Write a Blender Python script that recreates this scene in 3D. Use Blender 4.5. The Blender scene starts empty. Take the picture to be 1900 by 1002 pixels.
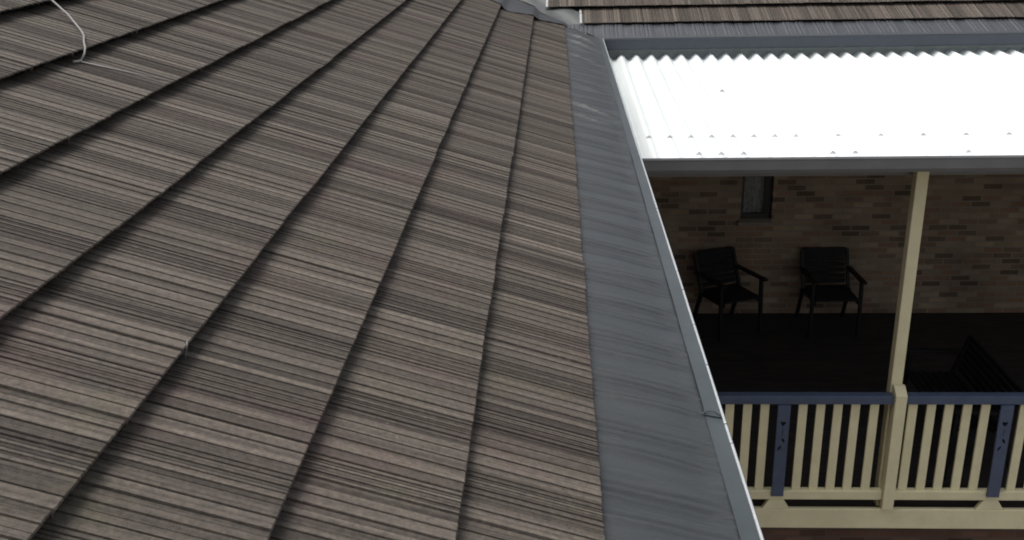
import bpy, bmesh, math, random
from mathutils import Vector, Matrix
random.seed(7)
S = bpy.context.scene
COL = S.collection

# ------------------------------------------------------------------ camera, sky, sun, exposure
cam_d = bpy.data.cameras.new("Camera")
cam = bpy.data.objects.new("Camera", cam_d); COL.objects.link(cam)
R_ = Vector((0.99879, 0.03775, -0.01881)); U_ = Vector((0.0, 0.3518, 0.9359)); F_ = Vector((-0.0423, 0.9351, -0.3518))
YAW, PIT, ROL = 0.0452, 0.3595, -0.0201
f0 = Vector((-math.sin(YAW), math.cos(YAW), 0)); r0 = Vector((math.cos(YAW), math.sin(YAW), 0)); u0 = Vector((0, 0, 1))
F_ = f0*math.cos(PIT) - u0*math.sin(PIT); u1 = u0*math.cos(PIT) + f0*math.sin(PIT)
R_ = r0*math.cos(ROL) + u1*math.sin(ROL); U_ = u1*math.cos(ROL) - r0*math.sin(ROL)
H = 7.4                                            # the lens is 7.4 m above the ground
cam.matrix_world = Matrix(((R_.x, U_.x, -F_.x, 0), (R_.y, U_.y, -F_.y, 0), (R_.z, U_.z, -F_.z, H), (0, 0, 0, 1)))
cam_d.sensor_width = 36.0; cam_d.lens = 36.04; cam_d.clip_start = 0.05; cam_d.clip_end = 2000
S.camera = cam

SUN_EL, SUN_AZ = math.radians(68), math.radians(-75)   # azimuth from +Y towards +X
w = bpy.data.worlds.new("World"); S.world = w; w.use_nodes = True
nt = w.node_tree; bg = nt.nodes["Background"]
sky = nt.nodes.new("ShaderNodeTexSky"); sky.sky_type = 'NISHITA'; sky.sun_disc = False
sky.sun_elevation = SUN_EL; sky.sun_rotation = SUN_AZ; sky.dust_density = 4.0; sky.air_density = 1.0
hs = nt.nodes.new("ShaderNodeHueSaturation"); hs.inputs["Saturation"].default_value = 0.32
nt.links.new(sky.outputs[0], hs.inputs["Color"]); nt.links.new(hs.outputs[0], bg.inputs[0])
bg.inputs[1].default_value = 0.10
sd = bpy.data.lights.new("sun", 'SUN'); sd.energy = 1.5; sd.angle = math.radians(35); sd.color = (1.0, 0.96, 0.9)
sun = bpy.data.objects.new("sun", sd); COL.objects.link(sun); sun.location = (-10, 2, 25)
sv = Vector((math.sin(SUN_AZ)*math.cos(SUN_EL), math.cos(SUN_AZ)*math.cos(SUN_EL), math.sin(SUN_EL)))
sun.rotation_euler = sv.to_track_quat('Z', 'Y').to_euler()
S.cycles.filter_width = 1.9
S.view_settings.view_transform = 'Standard'; S.view_settings.look = 'None'
S.view_settings.exposure = 0.86; S.view_settings.gamma = 1.0; S.view_settings.use_curve_mapping = False

# ------------------------------------------------------------------ helpers
class MB:
    def __init__(s): s.v = []; s.f = []; s.at = {}
    def add(s, vs, fs):
        b = len(s.v); s.v += [tuple(v) for v in vs]; s.f += [tuple(b+i for i in q) for q in fs]
    def hexa(s, p):      # 8 points: bottom 4 ccw, top 4 ccw
        s.add(p, [(0, 3, 2, 1), (4, 5, 6, 7), (0, 1, 5, 4), (1, 2, 6, 5), (2, 3, 7, 6), (3, 0, 4, 7)])
    def box(s, x0, x1, y0, y1, z0, z1):
        s.hexa([(x0, y0, z0), (x1, y0, z0), (x1, y1, z0), (x0, y1, z0), (x0, y0, z1), (x1, y0, z1), (x1, y1, z1), (x0, y1, z1)])
    def bar(s, a, b, wx, wy, up=(0, 0, 1)):
        a = Vector(a); b = Vector(b); d = (b-a).normalized(); up = Vector(up)
        sx = d.cross(up)
        if sx.length < 1e-4: sx = Vector((1, 0, 0))
        sx.normalize(); sy = sx.cross(d).normalized(); sx *= wx/2; sy *= wy/2
        s.hexa([a-sx-sy, a+sx-sy, a+sx+sy, a-sx+sy, b-sx-sy, b+sx-sy, b+sx+sy, b-sx+sy])
    def tube(s, pts, r, n=10):
        pts = [Vector(p) for p in pts]; rings = []
        for i, p in enumerate(pts):
            d = (pts[min(i+1, len(pts)-1)]-pts[max(i-1, 0)]).normalized()
            a = d.cross(Vector((0, 0, 1)))
            if a.length < 1e-3: a = Vector((1, 0, 0))
            a.normalize(); b = a.cross(d)
            rr = r[i] if isinstance(r, (list, tuple)) else r
            rings.append([p+(a*math.cos(t)+b*math.sin(t))*rr for t in [2*math.pi*k/n for k in range(n)]])
        vs = [v for q in rings for v in q]; fs = []
        for i in range(len(pts)-1):
            for k in range(n):
                fs.append((i*n+k, i*n+(k+1) % n, (i+1)*n+(k+1) % n, (i+1)*n+k))
        fs += [tuple(range(n-1, -1, -1)), tuple((len(pts)-1)*n+k for k in range(n))]
        s.add(vs, fs)
    def prism(s, poly, a, b, axis='x'):   # poly in the two other axes, extruded a..b
        n = len(poly)
        def P(u, v, t): return (t, u, v) if axis == 'x' else ((u, t, v) if axis == 'y' else (u, v, t))
        vs = [P(u, v, a) for u, v in poly]+[P(u, v, b) for u, v in poly]
        fs = [tuple(range(n)), tuple(range(2*n-1, n-1, -1))]+[(i, n+i, n+(i+1) % n, (i+1) % n) for i in range(n)]
        s.add(vs, fs)
    def build(s, name, mat, parent=None, bevel=0, smooth=False, fix=True, lift=True):
        off = Vector((0, 0, H)) if lift else Vector()
        if parent is not None:
            o_ = parent; pl = Vector()
            while o_ is not None: pl += o_.location; o_ = o_.parent
            off = off-pl
        me = bpy.data.meshes.new(name)
        me.from_pydata([tuple(Vector(v)+off) for v in s.v], [], s.f); me.update()
        for k, (dom, vals) in s.at.items():
            a = me.attributes.new(k, 'FLOAT', dom); a.data.foreach_set('value', vals)
        if fix:
            bm = bmesh.new(); bm.from_mesh(me); bmesh.ops.recalc_face_normals(bm, faces=bm.faces); bm.to_mesh(me); bm.free()
        if smooth:
            for q in me.polygons: q.use_smooth = True
        me.materials.append(mat)
        o = bpy.data.objects.new(name, me); COL.objects.link(o); o.parent = parent
        if bevel:
            m = o.modifiers.new('bevel', 'BEVEL'); m.width = bevel; m.segments = 2; m.limit_method = 'ANGLE'
        return o

def empty(name, loc, label, cat, group=None):
    o = bpy.data.objects.new(name, None); COL.objects.link(o); o.location = (loc[0], loc[1], loc[2]+H)
    o['label'] = label; o['category'] = cat
    if group: o['group'] = group
    return o

def mat(name, col, rough=0.6, metal=0.0, var=0.18, scale=6.0, bump=0.0, bscale=60.0, spec=0.4, stretch=(1, 1, 1), col2=None):
    m = bpy.data.materials.new(name); m.use_nodes = True; t = m.node_tree; N = t.nodes; L = t.links
    b = N["Principled BSDF"]; b.inputs["Roughness"].default_value = rough; b.inputs["Metallic"].default_value = metal
    b.inputs["Specular IOR Level"].default_value = spec
    tc = N.new("ShaderNodeTexCoord"); mp = N.new("ShaderNodeMapping"); mp.inputs["Scale"].default_value = stretch
    L.new(tc.outputs["Object"], mp.inputs[0])
    nz = N.new("ShaderNodeTexNoise"); nz.inputs["Scale"].default_value = scale; nz.inputs["Detail"].default_value = 6; nz.inputs["Roughness"].default_value = .65
    L.new(mp.outputs[0], nz.inputs["Vector"])
    rp = N.new("ShaderNodeValToRGB"); c = Vector(col)
    lo = c*(1-var) if col2 is None else Vector(col2); hi = c*(1+var)
    rp.color_ramp.elements[0].color = (*lo, 1); rp.color_ramp.elements[1].color = (*hi, 1)
    rp.color_ramp.elements[0].position = .3; rp.color_ramp.elements[1].position = .7
    L.new(nz.outputs[0], rp.inputs[0]); L.new(rp.outputs[0], b.inputs["Base Color"])
    if bump:
        n2 = N.new("ShaderNodeTexNoise"); n2.inputs["Scale"].default_value = bscale; n2.inputs["Detail"].default_value = 4
        L.new(mp.outputs[0], n2.inputs["Vector"])
        bp = N.new("ShaderNodeBump"); bp.inputs["Strength"].default_value = bump; bp.inputs["Distance"].default_value = .004
        L.new(n2.outputs[0], bp.inputs["Height"]); L.new(bp.outputs[0], b.inputs["Normal"])
    return m

TILE_STRETCH = {'y': (.7, 130, .7), 'x': (130, .7, .7)}
def tile_material(axis):
    m = bpy.data.materials.new("concrete_tile"); m.use_nodes = True; t = m.node_tree; N = t.nodes; L = t.links
    b = N["Principled BSDF"]; b.inputs["Roughness"].default_value = .8; b.inputs["Specular IOR Level"].default_value = .3
    def attr(n):
        a = N.new("ShaderNodeAttribute"); a.attribute_name = n; return a.outputs["Fac"]
    def mix(f, a, c, mode='MIX'):
        x = N.new("ShaderNodeMix"); x.data_type = 'RGBA'; x.blend_type = mode
        if isinstance(f, float): x.inputs[0].default_value = f
        else: L.new(f, x.inputs[0])
        for i, q in ((6, a), (7, c)):
            if isinstance(q, tuple): x.inputs[i].default_value = (*q, 1)
            else: L.new(q, x.inputs[i])
        return x.outputs[2]
    def noise(scale, detail=5, src=None):
        n = N.new("ShaderNodeTexNoise"); n.inputs["Scale"].default_value = scale; n.inputs["Detail"].default_value = detail
        n.inputs["Roughness"].default_value = .65
        L.new(src if src else tc.outputs["Object"], n.inputs["Vector"]); return n.outputs[0]
    def ramp(src, a, c):
        r = N.new("ShaderNodeMapRange"); r.inputs[1].default_value = a; r.inputs[2].default_value = c; L.new(src, r.inputs[0]); return r.outputs[0]
    tc = N.new("ShaderNodeTexCoord")
    base = mix(attr("streak"), TILE_DARK, TILE_LIGHT)
    base = mix(ramp(noise(2.6, 4), .52, .95), base, TILE_PINK)
    olive = mix(ramp(noise(4.1, 4), .56, .98), base, TILE_OLIVE)
    mps = N.new("ShaderNodeMapping"); mps.inputs["Scale"].default_value = TILE_STRETCH[axis]; L.new(tc.outputs["Object"], mps.inputs[0])
    sh_ = N.new("ShaderNodeVectorMath"); sh_.operation = 'MULTIPLY_ADD'; L.new(attr("tint"), sh_.inputs[0]); sh_.inputs[1].default_value = (41, 53, 67); L.new(mps.outputs[0], sh_.inputs[2])
    st = noise(1.0, 3, sh_.outputs[0])
    sc_ = mix(ramp(st, .3, .7), (0.66, 0.64, 0.62), (1.28, 1.28, 1.28))
    olive = mix(1.0, olive, sc_, 'MULTIPLY')
    gr = noise(70, 6)
    c = mix(ramp(gr, .25, .75), (0.55, 0.55, 0.55), (1.35, 1.33, 1.3))
    col = mix(1.0, olive, c, 'MULTIPLY')
    tn = N.new("ShaderNodeMapRange"); tn.inputs[3].default_value = .90; tn.inputs[4].default_value = 1.09; L.new(attr("tint"), tn.inputs[0])
    cm = N.new("ShaderNodeCombineColor")
    for i in range(3): L.new(tn.outputs[0], cm.inputs[i])
    col = mix(1.0, col, cm.outputs[0], 'MULTIPLY')
    # lichen flecks
    col = mix(ramp(noise(38, 2), .74, .82), col, (0.15, 0.14, 0.115))
    L.new(col, b.inputs["Base Color"])
    bp = N.new("ShaderNodeBump"); bp.inputs["Strength"].default_value = .6; bp.inputs["Distance"].default_value = .004
    L.new(noise(160, 4), bp.inputs["Height"]); L.new(bp.outputs[0], b.inputs["Normal"])
    return m

def brick_material(name, axis, c1, c2, mortar):
    m = bpy.data.materials.new(name); m.use_nodes = True; t = m.node_tree; N = t.nodes; L = t.links
    b = N["Principled BSDF"]; b.inputs["Roughness"].default_value = .85; b.inputs["Specular IOR Level"].default_value = .2
    tc = N.new("ShaderNodeTexCoord"); sp = N.new("ShaderNodeSeparateXYZ"); cb = N.new("ShaderNodeCombineXYZ")
    L.new(tc.outputs["Object"], sp.inputs[0]); L.new(sp.outputs[0 if axis == 'x' else 1], cb.inputs[0]); L.new(sp.outputs[2], cb.inputs[1])
    bk = N.new("ShaderNodeTexBrick"); bk.inputs["Scale"].default_value = 1.0
    bk.inputs["Brick Width"].default_value = .21; bk.inputs["Row Height"].default_value = .066; bk.inputs["Mortar Size"].default_value = .008
    bk.inputs["Mortar Smooth"].default_value = .2; bk.inputs["Bias"].default_value = 0
    bk.inputs["Color1"].default_value = (0, 0, 0, 1); bk.inputs["Color2"].default_value = (1, 1, 1, 1); bk.inputs["Mortar"].default_value = (.5, .5, .5, 1)
    L.new(cb.outputs[0], bk.inputs["Vector"])
    cr = N.new("ShaderNodeValToRGB"); el = cr.color_ramp.elements       # each brick gets one of a few fired tones
    mid = tuple((a_+b_)/2 for a_, b_ in zip(c1, c2))
    tones = [(0.0, tuple(q*.6 for q in c2)), (.16, tuple(q*1.08 for q in c2)), (.30, (mid[0]*1.05, mid[1]*.86, mid[2]*.82)), (.55, mid), (.78, c1), (1.0, tuple(q*1.2 for q in c1))]
    el[0].position, el[0].color = tones[0][0], (*tones[0][1], 1); el[1].position, el[1].color = tones[-1][0], (*tones[-1][1], 1)
    for p_, c_ in tones[1:-1]:
        e_ = el.new(p_); e_.color = (*c_, 1)
    L.new(bk.outputs["Color"], cr.inputs[0])
    mm = N.new("ShaderNodeMix"); mm.data_type = 'RGBA'; L.new(bk.outputs["Fac"], mm.inputs[0]); L.new(cr.outputs[0], mm.inputs[6]); mm.inputs[7].default_value = (*mortar, 1)
    nz = N.new("ShaderNodeTexNoise"); nz.inputs["Scale"].default_value = 2.2; nz.inputs["Detail"].default_value = 6; L.new(tc.outputs["Object"], nz.inputs["Vector"])
    rg = N.new("ShaderNodeMapRange"); rg.inputs[1].default_value = .3; rg.inputs[2].default_value = .7; rg.inputs[3].default_value = .72; rg.inputs[4].default_value = 1.15
    L.new(nz.outputs[0], rg.inputs[0])
    mx = N.new("ShaderNodeMix"); mx.data_type = 'RGBA'; mx.blend_type = 'MULTIPLY'; mx.inputs[0].default_value = 1
    cc = N.new("ShaderNodeCombineColor")
    for i in range(3): L.new(rg.outputs[0], cc.inputs[i])
    L.new(mm.outputs[2], mx.inputs[6]); L.new(cc.outputs[0], mx.inputs[7]); L.new(mx.outputs[2], b.inputs["Base Color"])
    bp = N.new("ShaderNodeBump"); bp.inputs["Strength"].default_value = .8; bp.inputs["Distance"].default_value = .006; bp.invert = True
    L.new(bk.outputs["Fac"], bp.inputs["Height"]); L.new(bp.outputs[0], b.inputs["Normal"])
    return m

TILE_DARK = (0.032, 0.026, 0.022); TILE_LIGHT = (0.124, 0.107, 0.090); TILE_PINK = (0.096, 0.063, 0.059); TILE_OLIVE = (0.094, 0.088, 0.060)
M = {}
M['tile'] = tile_material('y'); M['tile_far'] = tile_material('x')
M['cut'] = mat("cut_tile_end", (.36, .36, .35), .8, var=.2, scale=30)
M['guard'] = mat("gutter_mesh", (.023, .0265, .0285), .42, var=.25, scale=3, bump=.55, bscale=30, spec=.75, stretch=(1, 13, 1))
M['guard_far'] = mat("gutter_mesh_far", (.024, .027, .032), .42, var=.3, scale=3, bump=.4, bscale=30, spec=.75, stretch=(13, 1, 1))
M['trim'] = mat("guard_trim_metal", (.040, .050, .053), .42, var=.15, scale=9, spec=.5, bump=.1, bscale=30)  # lighter than the mesh: the band's extra sky light is in the colour
M['lip'] = mat("bare_aluminium", (.50, .52, .52), .4, metal=.5, var=.12, scale=20)
M['gutter'] = mat("slate_grey_gutter_paint", (.045, .054, .070), .4, var=.12, scale=7)
M['fascia'] = mat("grey_fascia_paint", (.30, .33, .32), .6, var=.1)
M['soffit'] = mat("soffit_board", (.4, .4, .38), .7, var=.1)
M['deckboard'] = mat("roof_underlay", (.04, .04, .04), .9)
M['brick'] = brick_material("brown_brick", 'x', (.35, .265, .18), (.225, .155, .108), (.30, .255, .20))
M['brick_y'] = brick_material("brown_brick_side", 'y', (.35, .265, .18), (.225, .155, .108), (.30, .255, .20))
M['redbrick'] = brick_material("red_brown_brick", 'x', (.15, .085, .06), (.10, .055, .04), (.11, .085, .07))
M['sheet'] = mat("white_roof_sheet", (.74, .78, .775), .35, var=.03, scale=3, spec=.6)
M['charcoal'] = mat("charcoal_gutter_paint", (.17, .173, .178), .42, var=.1, scale=5)
M['cream'] = mat("cream_paint", (.74, .675, .44), .5, var=.08, scale=5, bump=.15, bscale=40)
M['blue'] = mat("slate_blue_paint", (.068, .092, .150), .45, var=.15, scale=8)
M['darkdeck'] = mat("dark_stained_deck", (.05, .044, .042), .75, var=.3, scale=3, stretch=(1, 8, 1), spec=.15)
M['black'] = mat("black_stained_timber", (.010, .010, .012), .55, var=.3, scale=8, spec=.3)
M['screw'] = mat("grey_screw", (.5, .51, .51), .6, metal=.1)
M['cable'] = mat("pale_cable", (.22, .21, .205), .55, var=.08)
M['frame'] = mat("dark_window_frame", (.045, .042, .04), .5)
M['sill'] = mat("pale_brick_sill", (.26, .23, .19), .8)
M['curtain'] = mat("grey_lace_curtain", (.66, .67, .66), .9, var=.6, scale=26, stretch=(3, 1, 1))
M['ground'] = mat("paved_ground", (.16, .14, .11), .9, var=.3, scale=.7)
g = bpy.data.materials.new("glass"); g.use_nodes = True
gb = g.node_tree.nodes["Principled BSDF"]; gb.inputs["Base Color"].default_value = (.02, .022, .025, 1); gb.inputs["Roughness"].default_value = .05; gb.inputs["Alpha"].default_value = .2
M['glass'] = g

# ------------------------------------------------------------------ measures (camera at x=y=z=0, z up; H is added on building)
A = 0.4107; CA, SA = math.cos(A), math.sin(A); D = .33
X0, Z0 = 0.1061, -1.3192                 # nose of the lowest visible tile course, left wing
XL, ZL, YL = 0.478, -1.4329, 10.2148     # gutter lip and inner corner
Y0 = YL+(XL-X0)                          # nose of the lowest course, far wing
STEP = .038; NC = 13

# ------------------------------------------------------------------ ground
gm = MB(); gm.add([(-300, -300, -7.4), (300, -300, -7.4), (300, 300, -7.4), (-300, 300, -7.4)], [(0, 1, 2, 3)])
ground = gm.build('ground', M['ground']); ground['kind'] = 'structure'

# ------------------------------------------------------------------ the house: two roof wings meeting at a valley
house = empty('house', (-2, 5, -7.4), "brick house with brown grooved tile roof and mesh-covered slate grey gutters", "house")

# grooved face of one tile: (fraction of width, height) broken line, repeated in every tile
TW = .300
GROOVES = [(.0, .022, .014), (.125, .013, .0065), (.215, .012, .0022), (.265, .010, .0026), (.315, .015, .0085), (.355, .011, .0055), (.393, .011, .006), (.43, .011, .0055),
           (.467, .011, .006), (.504, .011, .0055), (.541, .011, .006), (.59, .014, .0075), (.70, .013, .007), (.775, .010, .003), (.86, .015, .0085), (.93, .013, .007)]
BANDS = [.75, .85, .18, .3, .6, .35, .5, .28, .5, .25, .45, .55, .95, .6, .8, .45]
BH = [.0005, .0015, -.0015, -.001, .001, -.002, -.001, -.002, -.001, -.002, -.001, .0005, .002, .0, .0015, -.001]
def tile_columns(rng):
    """(offset along the tile, height, pigment) at each break of the grooved face"""
    out = []; n = len(GROOVES)
    for i, (p, wd, dp) in enumerate(GROOVES):
        q = GROOVES[(i+1) % n][0]+(1 if i == n-1 else 0); qw = GROOVES[(i+1) % n][1]
        dd = dp*(.75+.5*rng.random()); j = .004*(rng.random()-.5)
        s = min(1, max(0, BANDS[i]*.75+.5*(rng.random()-.38)))
        if i == 0: out.append((p+.001, -dd, s))
        else: out += [(p+j-wd*.16, -dd, s), (p+j+wd*.16, -dd, s)]
        a_, b_ = p+j+wd*.55, q-qw*.55
        t1 = .0012*(rng.random()-.5); s2 = min(1, max(0, s+.45*(rng.random()-.5)))
        out.append((a_, BH[i]+t1, s))
        if b_-a_ > .05:
            m_ = a_+(b_-a_)*(.35+.3*rng.random()); out.append((m_, BH[i]-.0012*rng.random(), s2))
        out.append((b_, BH[i]-t1, s2 if b_-a_ > .05 else s))
    out.append((.999, -GROOVES[0][2], s))
    return out

def course(k, Lax, Uax, Nax, org, l0, l1, parent, endcap=False, seed=0, clip=None):
    rng = random.Random(seed*100+k)
    mb = MB(); tint = []; streak = []
    off = (k % 2)*.14+rng.random()*.03
    i0 = math.floor((l0-off)/TW); i1 = math.ceil((l1-off)/TW)
    rows = []      # each column: list of (s, n) -> vertices
    cols = []
    for i in range(i0, i1+1):
        tn = rng.random(); dn = .004*(rng.random()-.5); ds = .005*(rng.random()-.5); tw = .003*(rng.random()-.5); ft = TW*i+off
        lift = .003*rng.random()
        for (p, h, s) in tile_columns(rng):
            l = ft+p*TW
            if l < l0 or l > l1: continue
            cols.append((l, h+dn+lift, s, tn, ds+tw*(p-.5)))
    nr = 8
    for (l, h, s, tn, ds) in cols:
        # under, step foot, front of nose, top of nose, mid, top end (tucked under the next course)
        prof = [(.30, -STEP-.012), (.110, -STEP-.006), (.100, -.014), (.008, -.006+h*.8), (.0, -.003+h), (.003, h), (.5*D, h-STEP*.5), (D*1.10, h-STEP*1.10)]
        for (ss, nn) in prof:
            sl = ss+(ds if ss < .2 else 0)
            P = org+Lax*l+Uax*(k*D+sl)+Nax*nn
            if clip: P = clip(P)
            mb.v.append(tuple(P)); tint.append(tn); streak.append(s)
    for c in range(len(cols)-1):
        for r in range(nr-1):
            a_ = c*nr+r; mb.f.append((a_, a_+nr, a_+nr+1, a_+1))
    mb.at = {'tint': ('POINT', tint), 'streak': ('POINT', streak)}
    o = mb.build('tile_course', M['tile'] if seed == 1 else M['tile_far'], parent, fix=False)
    return o

# left wing slope
NX, NY, NZ = Vector((1, 0, 0)), Vector((0, 1, 0)), Vector((0, 0, 1))
def plane_pt(s, y, n=0.0):   # left wing: s up the slope in metres
    return (X0-s*CA+n*SA, y, Z0+s*SA+n*CA)
def plane_pf(s, x, n=0.0):   # far wing
    return (x, Y0+s*CA-n*SA, Z0+s*SA+n*CA)
YB = -3.0; XR = 9.0; ST = NC*D+.02
rd = MB()
vy = lambda s: Y0+s*CA       # valley line on the left slope
rd.add([plane_pt(-.30, YB, -.075), plane_pt(-.30, vy(-.3), -.075), plane_pt(ST, vy(ST), -.075), plane_pt(ST, YB, -.075)], [(0, 1, 2, 3)])
rx, _, rz = plane_pt(ST, 0, -.075)
rd.add([(rx, YB, rz), (rx, vy(ST)+4.3, rz), (rx-4.6, vy(ST)+4.3, rz-2.0), (rx-4.6, YB, rz-2.0)], [(0, 1, 2, 3)])
slope1 = rd.build('roof_slope', M['deckboard'], house)
slope1['label'] = "near roof slope of brown grooved tile courses running away to the valley"
def clip_valley(P):
    s_h = X0-P.x                      # horizontal run up the left slope
    lim = Y0+s_h+.0
    if P.y > lim: P.y = lim
    return P
Uax1, Nax1 = Vector((-CA, 0, SA)), Vector((SA, 0, CA))
org1 = Vector((X0, 0, Z0))
for k in range(-1, NC):
    top = Y0+(k+1)*D*CA+.2
    course(k, NY, Uax1, Nax1, org1-Nax1*0.0, YB, min(top, 14.6), slope1, seed=1, clip=clip_valley) if k >= 0 else None
rdf = MB()
rdf.add([plane_pf(-.30, X0+.30*CA, -.075), plane_pf(-.30, XR, -.075), plane_pf(ST, XR, -.075), plane_pf(ST, X0-ST*CA, -.075)], [(0, 1, 2, 3)])
_, ry, rz2 = plane_pf(ST, 0, -.075)
rdf.add([(X0-ST*CA, ry, rz2), (XR, ry, rz2), (XR, ry+4.6, rz2-2.0), (X0-ST*CA, ry+4.6, rz2-2.0)], [(0, 1, 2, 3)])
slope2 = rdf.build('roof_slope', M['deckboard'], house)
slope2['label'] = "far roof slope of grey brown tiles above the far gutter"
Uax2, Nax2 = Vector((0, CA, SA)), Vector((0, -SA, CA))
org2 = Vector((0, Y0, Z0))
for k in range(NC):
    xs = .283-.345*k
    t_ = course(k, NX, Uax2, Nax2, org2, xs, XR, slope2, seed=2)
    # pale cut end of the course, facing the valley
    e = MB()
    q = [(.004, -STEP), (.002, -.003), (D*1.0, -STEP-.002), (D*1.0, -STEP*1.9)]
    pts = [Vector(plane_pf(k*D+s_, xs-.003, n_)) for s_, n_ in q]; pts2 = [p_+Vector((-.022, 0, 0)) for p_ in pts]
    e.hexa([pts[0], pts2[0], pts2[3], pts[3], pts[1], pts2[1], pts2[2], pts[2]])
    e.build('cut_end', M['cut'], t_)
rc = MB()
rc.tube([(rx, YB, rz+.07), (rx, vy(ST)+.1, rz+.07)], .10, 12)
rc.build('ridge_cap', M['tile'], house, smooth=True)
rc = MB()
rc.tube([(X0-ST*CA-.1, ry, rz2+.07), (XR, ry, rz2+.07)], .10, 12)
rc.build('ridge_cap', M['tile'], house, smooth=True)

# gutter guard sheets: woven mesh draped over the bottom tiles down to the gutter lip
XT = .426                                  # inner edge of the metal trim
def guard_z(u):                            # u = distance from lip towards the roof
    a_ = XL-XT
    if u <= a_: return ZL+.001+.006*u/a_
    t_ = (u-a_)/((XL-X0+.025)-a_)
    return ZL+.007+(.091)*t_+.004*math.sin(math.pi*t_)
rg_ = random.Random(3)
ph = [rg_.random()*6.28 for _ in range(12)]
def ripple(t, u):
    """tile grooves telegraphing through the sheet + slow buckles"""
    a_ = .0
    fr = (t/TW) % 1
    for p, wd, dp in GROOVES:
        for q in (p, p+1):
            a_ -= dp*1.2*math.exp(-((fr-q)/.020)**2)
    slow = .0022*math.sin(t*7.1+ph[0]+u*6)+.0016*math.sin(t*17.3+ph[1]-u*14)+.0012*math.sin(t*31+ph[2]+u*9)
    return a_*min(1, max(0, (u-.05)/.05))+slow*min(1, max(0, (u-.06)/.08))
def guard(along, end, parent, wrinkles=()):
    mb = MB(); us = [XL-XT+.0005]+[.09+.02*i for i in range(16)]+[XL-X0+.03]
    t = end[0]; ts = []
    while t < end[1]: ts.append(t); t += .0075
    ts.append(end[1])
    for t in ts:
        for u in us:
            z = guard_z(u)+ripple(t, u)
            for (tc_, amp, sig, sk, ua, ub) in wrinkles:
                if ua < u < ub:
                    wv = math.sin(math.pi*(u-ua)/(ub-ua))
                    z += amp*wv*math.exp(-((t-tc_-sk*(u-ua))/sig)**2)
            if along == 'y':
                lim = YL+u; tt = min(t, lim); mb.v.append((XL-u, tt, z))
            else:
                lim = XL-u; tt = max(t, lim); mb.v.append((tt, YL+u, z))
    n = len(us)
    for i in range(len(ts)-1):
        for j in range(n-1):
            a_ = i*n+j; q = (a_, a_+1, a_+n+1, a_+n)
            mb.f.append(q if along == 'y' else q[::-1])
    return mb.build('gutter_guard', M['guard'] if along == 'y' else M['guard_far'], parent, smooth=True, fix=False)

def trough(pts_near):      # profile as (u towards roof, z)
    return pts_near
gp = [(0, ZL-.002), (-.006, ZL-.006), (-.006, ZL-.016), (.0, ZL-.024), (.004, ZL-.095), (.018, ZL-.112), (.115, ZL-.112), (.115, ZL-.02),
      (.111, ZL-.02), (.111, ZL-.108), (.020, ZL-.108), (.008, ZL-.093), (.004, ZL-.022), (.003, ZL-.004)]
g1 = MB(); n = len(gp)
g1.add([(XL-u, YB, z) for u, z in gp]+[(XL-u, YL+u, z) for u, z in gp], [(i, (i+1) % n, n+(i+1) % n, n+i) for i in range(n)]+[tuple(range(n-1, -1, -1))])
gut1 = g1.build('gutter', M['gutter'], house)
g2 = MB()
g2.add([(XL-u, YL+u, z) for u, z in gp]+[(XR, YL+u, z) for u, z in gp], [(i, (i+1) % n, n+(i+1) % n, n+i) for i in range(n)]+[tuple(range(n, 2*n))])
gut2 = g2.build('gutter', M['gutter'], house)
gut1['label'] = "near gutter hidden under a wide grey mesh guard"; gut2['label'] = "far slate blue gutter with its front face showing above the white roof"
W1 = [(6.47, .020, .030, .6, .02, .41), (6.18, .016, .028, .5, .02, .41), (7.25, .010, .04, .5, .02, .42), (9.3, .020, .05, .9, .02, .42), (9.7, .022, .05, 1.1, .02, .42), (8.5, .014, .05, .9, .02, .4), (9.05, .012, .04, .6, .02, .4),
      (4.1, .004, .03, .3, .1, .4), (3.2, .004, .02, .3, .1, .4), (8.3, .005, .03, .3, .1, .4)]
guard('y', (YB, YL+.42), gut1, W1)
guard('x', (X0-.03, XR), gut2, [(.7, .006, .03, .4, .1, .4), (1.6, .004, .04, .4, .1, .4)])
def trim(t0, t1, rise, along='y'):
    mb = MB(); us = [.006, .02, .045, XL-XT+.002]; zs = [ZL+.002, ZL+.004, ZL+.008, ZL+.0105]
    ts = [t0+(t1-t0)*i/80 for i in range(81)]
    for t in ts:
        for u, z in zip(us, zs):
            zz = z+rise+.0015*math.sin(t*9+u*30)
            if along == 'y': mb.v.append((XL-u, min(t, YL+u), zz))
            else: mb.v.append((max(t, XL-u), YL+u, zz))
    for i in range(80):
        for j in range(3):
            a_ = i*4+j; q = (a_, a_+1, a_+5, a_+4); mb.f.append(q if along == 'y' else q[::-1])
    return mb
for (a_, b_, r_) in ((YB, 2.64, 0), (2.60, 5.6, .0035), (5.57, YL+.1, 0)):
    trim(a_, b_, r_).build('guard_trim', M['trim'], gut1, smooth=True, fix=False)
trim(XL-.1, XR, 0, 'x').build('guard_trim', M['guard'], gut2, smooth=True, fix=False)
joints = [YB, 1.2, 2.0, 2.454, 2.56, 2.938, 3.254, 3.578, 3.777, 4.167, 4.6, 5.1, 5.7, 6.4, 7.2, 8.1, 9.1, YL-.01]
ls = MB()
for a_, b_ in zip(joints[:-1], joints[1:]):
    dz = .0015*rg_.random()
    ls.box(XL-.0065, XL+.001, a_+.003, b_-.003, ZL-.001, ZL+.0065+dz)
ls.build('lip_strip', M['lip'], gut1, bevel=.002)
ls = MB(); ls.box(XL+.01, XR, YL-.001, YL+.006, ZL-.001, ZL+.005)
ls.build('lip_strip', M['trim'], gut2, bevel=.0015)
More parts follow.
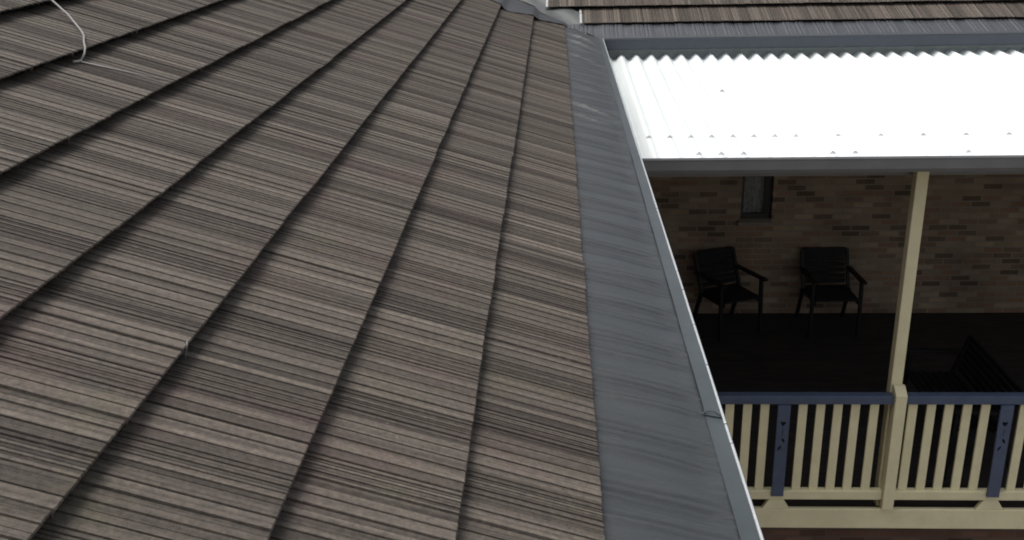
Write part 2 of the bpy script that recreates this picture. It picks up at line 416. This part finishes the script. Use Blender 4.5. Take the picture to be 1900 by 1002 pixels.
# loose tie on the trim
tie = MB()
tie.tube([(XL-.066, 2.60, ZL+.015), (XL-.05, 2.612, ZL+.0165), (XL-.03, 2.618, ZL+.0155), (XL-.01, 2.598, ZL+.010)], .0018, 8)
tie.build('wire_tie', M['trim'], gut1, smooth=True)

# valley guard: mesh sheet over the meeting of the two slopes
vg = MB()
NI, NJ = 117, 26
for i in range(NI+1):
    s_ = -.02+(ST-.1)*i/NI
    hx = s_*CA
    yv = Y0+hx
    ya = 10.40 - .33*(hx/.3) if hx < .55 else 9.795+(hx-.55)*1.0
    ya = min(ya, yv-.16)
    xb = max(X0-hx, .283-.345*(s_/D)+.05) if s_ > 0 else X0-hx+.16
    xe = max(X0-hx+.34, .30-.345*(s_/D)+.22)
    for j in range(NJ+1):
        t_ = j/NJ
        if t_ <= .5:
            y = ya+(yv-ya)*(t_/.5); sl = s_; P = Vector(plane_pt(s_, y, 0))
            # follow the tile steps below
            fr = (s_/D) % 1.0
            P += Nax1*(.012-(STEP*fr if fr < .85 else STEP*.85*(1-fr)/.15)+.003*math.sin(y*21+s_*9)+.002*math.sin(y*47-s_*13))
            if t_ > .4: P.z -= .02*(t_-.4)/.1
        else:
            tt = (t_-.5)/.5
            P = Vector((X0-hx+(xe-(X0-hx))*tt, yv, Z0+s_*SA))
            P += Nax2*(-.026+.003*math.sin(P.x*25+s_*17))
            P.z -= .006*(1-tt)
        vg.v.append(tuple(P))
n = NJ+1
for i in range(NI):
    for j in range(NJ):
        a_ = i*n+j; vg.f.append((a_, a_+1, a_+n+1, a_+n))
vo = vg.build('valley_guard', M['guard'], house, smooth=True, fix=False)

# fascias, soffits, walls
fb = MB(); fb.box(XL-.145, XL-.117, YB, YL+.145, ZL-.27, ZL+.01); fb.build('fascia', M['fascia'], house)
fb = MB(); fb.box(XL-.117, XR, YL+.117, YL+.145, ZL-.27, ZL+.01); fb.build('fascia', M['fascia'], house)
WX, WY = -.10, 10.85
so = MB(); so.box(WX, XL-.146, YB, YL+.146, ZL-.262, ZL-.25); so.build('soffit', M['soffit'], house)
so = MB(); so.box(WX, XR, YL+.147, WY, ZL-.262, ZL-.25); so.build('soffit', M['soffit'], house)
wl = MB(); wl.box(WX-.25, WX, YB, WY+.25, -7.4, ZL-.263); wl.build('wall', M['brick_y'], house)
WIN = (2.035, 2.375, -3.50, -2.35)      # window opening x0 x1 z0 z1
wl = MB()
wl.box(WX+.002, WIN[0], WY, WY+.25, -7.4, ZL-.263); wl.box(WIN[1], XR, WY, WY+.25, -7.4, ZL-.263)
wl.box(WIN[0], WIN[1], WY, WY+.25, -7.4, WIN[2]); wl.box(WIN[0], WIN[1], WY, WY+.25, WIN[3], ZL-.263)
wl.build('wall', M['brick'], house)
bl = MB(); bl.box(-8.6, -8.35, YB, 18, -7.4, ZL-.3); bl.box(-8.35, XR, 18, 18.25, -7.4, ZL-.3); bl.box(XR, XR+.25, WY, 18.25, -7.4, ZL-.263); bl.box(-8.6, WX-.26, YB-.25, YB-.002, -7.4, ZL-.3)
bl.build('wall', M['brick_y'], house)
gb_ = MB(); gb_.prism([(-8.5, ZL-.3), (XL-.15, ZL-.26), (X0, Z0-.09), (rx, rz-.01)], YB-.02, YB-.19, 'y'); gb_.build('gable', M['fascia'], house)
gb_ = MB(); gb_.prism([(YL+.15, ZL-.27), (18.1, ZL-.3), (ry, rz2-.02), (Y0, Z0-.09)], XR-.01, XR+.1, 'x'); gb_.build('gable', M['fascia'], house)
# small window with lace curtain
wf = MB(); x0, x1, z0, z1 = WIN
for q in ((x0+.003, x0+.04, z0+.003, z1-.003), (x1-.075, x1-.003, z0+.003, z1-.003)): wf.box(q[0], q[1], WY+.07, WY+.12, q[2], q[3])
wf.box(x0+.04, x1-.075, WY+.072, WY+.118, z0+.003, z0+.045); wf.box(x0+.04, x1-.075, WY+.072, WY+.118, z1-.045, z1-.003)
wfo = wf.build('window', M['frame'], house, bevel=.004)
gl = MB(); gl.box(x0+.04, x1-.075, WY+.09, WY+.096, z0+.045, z1-.045); gl.build('pane', M['glass'], wfo)
cu = MB(); nn = 40
for i in range(nn+1):
    x_ = x0+.02+(x1-x0-.06)*i/nn; y_ = WY+.16+.018*math.sin(i*1.35)+.008*math.sin(i*2.9)
    cu.v += [(x_, y_, z0+.02), (x_, y_, z1)]
cu.f = [(2*i, 2*i+2, 2*i+3, 2*i+1) for i in range(nn)]
cu.build('curtain', M['curtain'], wfo, smooth=True, fix=False)
si = MB(); si.hexa([(x0-.03, WY-.05, z0-.06), (x1+.0, WY-.05, z0-.06), (x1+.0, WY-.001, z0-.06), (x0-.03, WY-.001, z0-.06), (x0-.03, WY-.05, z0-.02), (x1, WY-.05, z0-.02), (x1, WY-.001, z0-.004), (x0-.03, WY-.001, z0-.004)])
si.build('sill', M['sill'], wfo, bevel=.004)

# ------------------------------------------------------------------ verandah
TR = 6.921; ZD = -4.62
ver = empty('verandah', (3.5, 8.8, -7.4), "open verandah with white corrugated roof on a cream post in front of the brick wall", "verandah")
# corrugated sheet, pitch 146 mm
P0, PT, AMP = .66, .146, .027
SY0, SY1, SZ0, SZ1 = 6.56, 10.325, -1.694-AMP, -1.592-AMP
def sheet_z(x, y):
    return SZ0+(SZ1-SZ0)*(y-SY0)/(SY1-SY0)+AMP*math.cos(2*math.pi*(x-P0)/PT)
sh = MB(); xs = [.535+i*PT/16 for i in range(int((8.2-.535)/PT*16))]
ys = [SY0, 7.2, 8.0, 8.8, 9.6, SY1]
for x_ in xs:
    for y_ in ys:
        z_ = sheet_z(x_, y_)
        sh.v.append((x_, y_, z_))
nb = len(sh.v); m_ = len(ys)
sh.v += [(a_, b_, c_-.007) for a_, b_, c_ in sh.v[:nb]]
for i in range(len(xs)-1):
    for j in range(m_-1):
        a_ = i*m_+j
        sh.f.append((a_, a_+m_, a_+m_+1, a_+1)); sh.f.append((nb+a_, nb+a_+1, nb+a_+m_+1, nb+a_+m_))
    for j, fl in ((0, False), (m_-1, True)):
        a_ = i*m_+j; q = (a_, nb+a_, nb+a_+m_, a_+m_); sh.f.append(q if not fl else q[::-1])
for j in range(m_-1):
    sh.f.append((j, j+1, nb+j+1, nb+j)); a_ = (len(xs)-1)*m_+j; sh.f.append((a_, nb+a_, nb+a_+1, a_+1))
sheet = sh.build('roof_sheet', M['sheet'], ver, smooth=True, fix=False)
sheet.modifiers.new('es', 'EDGE_SPLIT').split_angle = math.radians(50)
def screw(x, y):
    mb = MB(); z = sheet_z(x, y)
    mb.tube([(x, y, z-.004), (x, y, z+.004)], .019, 12); mb.tube([(x, y, z+.004), (x, y, z+.012)], .009, 6)
    mb.build('screw', M['screw'], sheet)
sc = [0, 1, 2, 3, 4, 5, 6, 7]+list(range(9, 40, 2))
for i in sc: screw(P0+PT*i, 7.10)
for i in (2, 3, 4, 8, 9, 14, 20): screw(P0+PT*i, 6.66)
screw(P0+PT*5, 8.56)
# front gutter
gt = MB()
zt = -1.690
gt.prism([(6.55, zt), (6.545, zt-.012), (6.55, zt-.026), (6.556, zt-.085), (6.575, zt-.112), (6.66, zt-.112), (6.66, zt-.08), (6.655, zt-.08), (6.655, zt-.107), (6.578, zt-.107), (6.562, zt-.083), (6.556, zt)], .53, 8.25, 'x')
gto = gt.build('gutter', M['charcoal'], ver)
gto['label'] = "charcoal gutter along the low edge of the white roof"
fb = MB(); fb.box(.535, 8.2, 6.662, 6.69, zt-.13, zt-.085); fb.build('fascia', M['charcoal'], ver)
for yb in (7.1, 8.56, 9.9):
    pu = MB(); zz = sheet_z(P0+PT/2, yb)-.012
    pu.box(.54, 8.15, yb-.025, yb+.025, zz-.10, zz); pu.build('purlin', M['deckboard'], ver)
bm_ = MB(); bm_.box(.54, 8.15, TR+.15, TR+.22, -1.96, -1.83); bm_.build('roof_beam', M['charcoal'], ver)
# deck, edge beam, base wall
dk = MB(); dk.box(WX+.004, 8.2, TR+.03, WY-.003, ZD-.03, ZD); dk.build('deck', M['darkdeck'], ver)
eb = MB(); eb.box(WX+.01, 8.2, TR-.012, TR+.028, -4.776, -4.603); eb.build('edge_beam', M['cream'], ver, bevel=.004)
bw = MB(); bw.box(WX+.005, 8.2, TR+.04, TR+.16, -7.4, ZD-.031); bw.build('base_wall', M['redbrick'], ver)
ew = MB(); ew.box(8.0, 8.12, TR+.2, WY-.003, ZD+.002, -1.85); ew.build('added_end_wall', M['brick_y'], ver)  # unseen wall, added out of view to darken the verandah interior
# posts: square shaft with a stouter bevelled newel piece in front of the rails
def post(px):
    p = MB(); p.box(px-.0425, px+.0425, TR+.06, TR+.145, ZD+.001, -1.76)
    po = p.build('post', M['cream'], ver, bevel=.006)
    nw = MB(); nx = px+.012; w_ = .0425
    nw.prism([(TR-.045, -4.585), (TR-.045, -3.60), (TR+.03, -3.55), (TR+.058, -3.55), (TR+.058, -4.585)], nx-w_, nx+w_, 'x')
    nw.build('newel', M['cream'], po, bevel=.004)
    return po
post(2.548); post(5.85)

# railings
def railing(xa, xb, balx, boards, label):
    rl = empty('railing', ((xa+xb)/2, TR, ZD), label, "railing", "railings along the verandah edge")
    t = MB(); t.box(xa, xb, TR-.02, TR+.052, -3.682, -3.612); t.build('top_rail', M['blue'], rl, bevel=.005)
    b = MB(); b.box(xa, xb, TR-.012, TR+.05, -4.516, -4.440); b.build('bottom_rail', M['cream'], rl, bevel=.004)
    for x in balx:
        q = MB(); q.box(x-.033, x+.033, TR+.013, TR+.033, -4.4385, -3.683); q.build('baluster', M['cream'], rl, bevel=.002)
    for x in boards:
        cu_ = bpy.data.curves.new('fretwork_board', 'CURVE'); cu_.dimensions = '2D'; cu_.fill_mode = 'BOTH'; cu_.extrude = .009
        def spl(pts):
            sp = cu_.splines.new('POLY'); sp.points.add(len(pts)-1)
            for i, (a_, b_) in enumerate(pts): sp.points[i].co = (a_, b_, 0, 1)
            sp.use_cyclic_u = True
        z0_, z1_ = -4.475, -3.684
        spl([(-.046, z0_), (.046, z0_), (.046, z1_), (-.046, z1_)])
        hz = z1_-.155    # heart
        spl([(.0165*1.2*math.sin(a_)**3, hz+.0014*1.2*(13*math.cos(a_)-5*math.cos(2*a_)-2*math.cos(3*a_)-math.cos(4*a_))) for a_ in [2*math.pi*i/28 for i in range(28)]])
        for (dx, dz, ang) in ((.010, -.30, .5), (-.016, -.365, -.5)):   # two drops below the heart
            spl([(dx+.009*math.cos(a_)*math.cos(ang)-.024*math.sin(a_)*math.sin(ang), z1_+dz+.009*math.cos(a_)*math.sin(ang)+.024*math.sin(a_)*math.cos(ang)) for a_ in [2*math.pi*i/20 for i in range(20)]])
        spl([(-.003, hz-.10), (.002, hz-.10), (.003, hz-.045), (-.002, hz-.045)])
        tmp = bpy.data.objects.new('fretwork_board', cu_); COL.objects.link(tmp)
        me = bpy.data.meshes.new_from_object(tmp.evaluated_get(bpy.context.evaluated_depsgraph_get()))
        bpy.data.objects.remove(tmp); me.name = 'fretwork_board'
        me.transform(Matrix(((1, 0, 0, x-rl.location.x), (0, 0, -1, TR-.022+0*1), (0, 1, 0, H-rl.location.z), (0, 0, 0, 1))))
        me.transform(Matrix.Translation((0, -rl.location.y, 0)))
        me.materials.clear(); me.materials.append(M['blue'])
        o = bpy.data.objects.new('fretwork_board', me); COL.objects.link(o); o.parent = rl
        s_ = MB(); s_.hexa([(x-.105, TR-.010, -4.6015), (x+.105, TR-.010, -4.6015), (x+.105, TR+.026, -4.6015), (x-.105, TR+.026, -4.6015), (x-.055, TR-.010, -4.5175), (x+.055, TR-.010, -4.5175), (x+.055, TR+.026, -4.5175), (x-.055, TR+.026, -4.5175)])
        s_.build('support_block', M['cream'], rl, bevel=.003)
    return rl
NXL, NXR = 2.548+.012-.0455, 2.548+.012+.0455
railing(.15, NXL, [.36, .495, .63, .765, .90, 1.035, 1.17, 1.312, 1.445, 1.575, 1.859, 1.991, 2.12, 2.25, 2.39], [1.71],
        "blue-capped cream railing between the roof gutter and the cream post")
railing(NXR, 5.85-.045, [2.674, 2.81, 2.941, 3.076, 3.21, 3.495, 3.63, 3.765, 3.90, 4.035, 4.17, 4.305, 4.44, 4.575, 4.71, 5.0, 5.13, 5.27, 5.4, 5.53, 5.66], [3.35, 4.855],
        "blue-capped cream railing on the right of the cream post")

# ------------------------------------------------------------------ dark patio furniture on the verandah
def rot(pt, c, a_):
    x, y = pt[0]*math.cos(a_)-pt[1]*math.sin(a_), pt[0]*math.sin(a_)+pt[1]*math.cos(a_)
    return (c[0]+x, c[1]+y, c[2]+pt[2])
def chair(loc, ang, label, wd=.51, name='patio_chair', cat="chair", group="dark patio chairs against the brick wall", hb=.77, lean=.14):
    e = empty(name, loc, label, cat, group); T = lambda p: rot(p, loc, ang)
    h = wd/2
    def part(nm, bars):
        mb = MB()
        for a_, b_, wx, wy in bars: mb.bar(T(a_), T(b_), wx, wy)
        return mb.build(nm, M['black'], e, bevel=.003)
    # local: +y is the back, -y the front
    part('seat', [((-h+.03, y_, .42+.03*(-y_)), (h-.03, y_, .42+.03*(-y_)), .05, .02) for y_ in (-.24, -.18, -.12, -.06, 0, .06, .12, .18)]
         + [((-h+.03, -.26, .40), (-h+.03, .2, .385), .025, .05), ((h-.03, -.26, .40), (h-.03, .2, .385), .025, .05)])
    def bk(z): return .20+lean*(z-.42)/.4
    part('backrest', [((-h+.04, bk(z_), z_), (h-.04, bk(z_), z_), .016, .050) for z_ in [.47+.056*i for i in range(int((hb-.47)/.056)+1)]]
         + [((-h+.02, bk(hb+.02), hb+.02), (h-.02, bk(hb+.02), hb+.02), .03, .05)])
    for s_ in (-1, 1):
        part('armrest', [((s_*h, -.30, .63), (s_*h, bk(.62), .61), .055, .024)])
        part('leg', [((s_*(h-.005), -.26, 0), (s_*(h-.005), -.22, .618), .035, .035), ])
        part('leg', [((s_*(h-.005), .30, 0), (s_*(h-.005), .16, .40), .035, .035), ((s_*(h-.015), .165, .40), (s_*(h-.015), bk(hb+.03), hb+.03), .035, .035)])
    return e
chair((1.885, 10.43, ZD), math.radians(24), "black slatted patio chair turned sideways under the small window by the brick wall")
chair((2.975, 10.44, ZD), math.radians(2), "black slatted patio chair facing forward against the brick wall, beside the cream post", wd=.52)
chair((3.42, 7.95, ZD), math.radians(-90), "black slatted bench standing behind the railing right of the cream post", wd=1.15, name='garden_bench', cat="bench", group=None, hb=.74, lean=.10)

# ------------------------------------------------------------------ pale cable lying over a tile step at upper left
def on_roof(x, y, n): return (x+n*SA, y, Z0+(X0-x)*math.tan(A)+n*CA)
def lie(x, y, e=.006):
    f_ = ((X0-x)/(D*CA)) % 1.0
    return on_roof(x, y, -STEP*f_+e)
cb = MB()
cb.tube([lie(-2.56, 4.72, .03), lie(-2.35, 4.47, .02), lie(-2.13, 4.25, .008), lie(-2.011, 4.145, .04), lie(-1.90, 4.03, .028), lie(-1.80, 3.90, .016), lie(-1.766, 3.846, .012), lie(-1.735, 3.77, .008),
         on_roof(-1.708, 3.715, .004), on_roof(-1.697, 3.69, -.010), on_roof(-1.690, 3.652, -.029)], .0038, 10)
cab = cb.build('cable', M['cable'], None, smooth=True)
cab['label'] = "pale bent cable lying over a step in the roof tiles at the upper left"; cab['category'] = "cable"
tl = MB(); tl.tube([lie(-1.688, 3.646, .005), lie(-1.60, 3.668, .005), lie(-1.5, 3.697, .005), lie(-1.425, 3.726, .004)], [.0036, .0032, .0028, .0022], 8)
tl.build('cable_tail', M['cable'], cab, smooth=True)
tl = MB(); tl.tube([lie(-1.688, 3.652, .006), lie(-1.70, 3.612, .006)], .0055, 8); tl.build('cable_end', M['cable'], cab, smooth=True)

# ------------------------------------------------------------------ scrap of dry twig caught on a tile step
tw_ = MB()
tw_.tube([lie(-.795, 1.992, .010), lie(-.803, 2.000, .010), on_roof(-.808, 2.003, .003)], [.0012, .0022, .0014], 7)
tw_.tube([lie(-.803, 2.000, .013), lie(-.800, 2.010, .008), lie(-.797, 2.018, .006)], [.0018, .0015, .001], 7)
two = tw_.build('twig', M['cable'], None, smooth=True)
two['label'] = "scrap of pale dry twig caught on the edge of a roof tile course"; two['category'] = "twig"
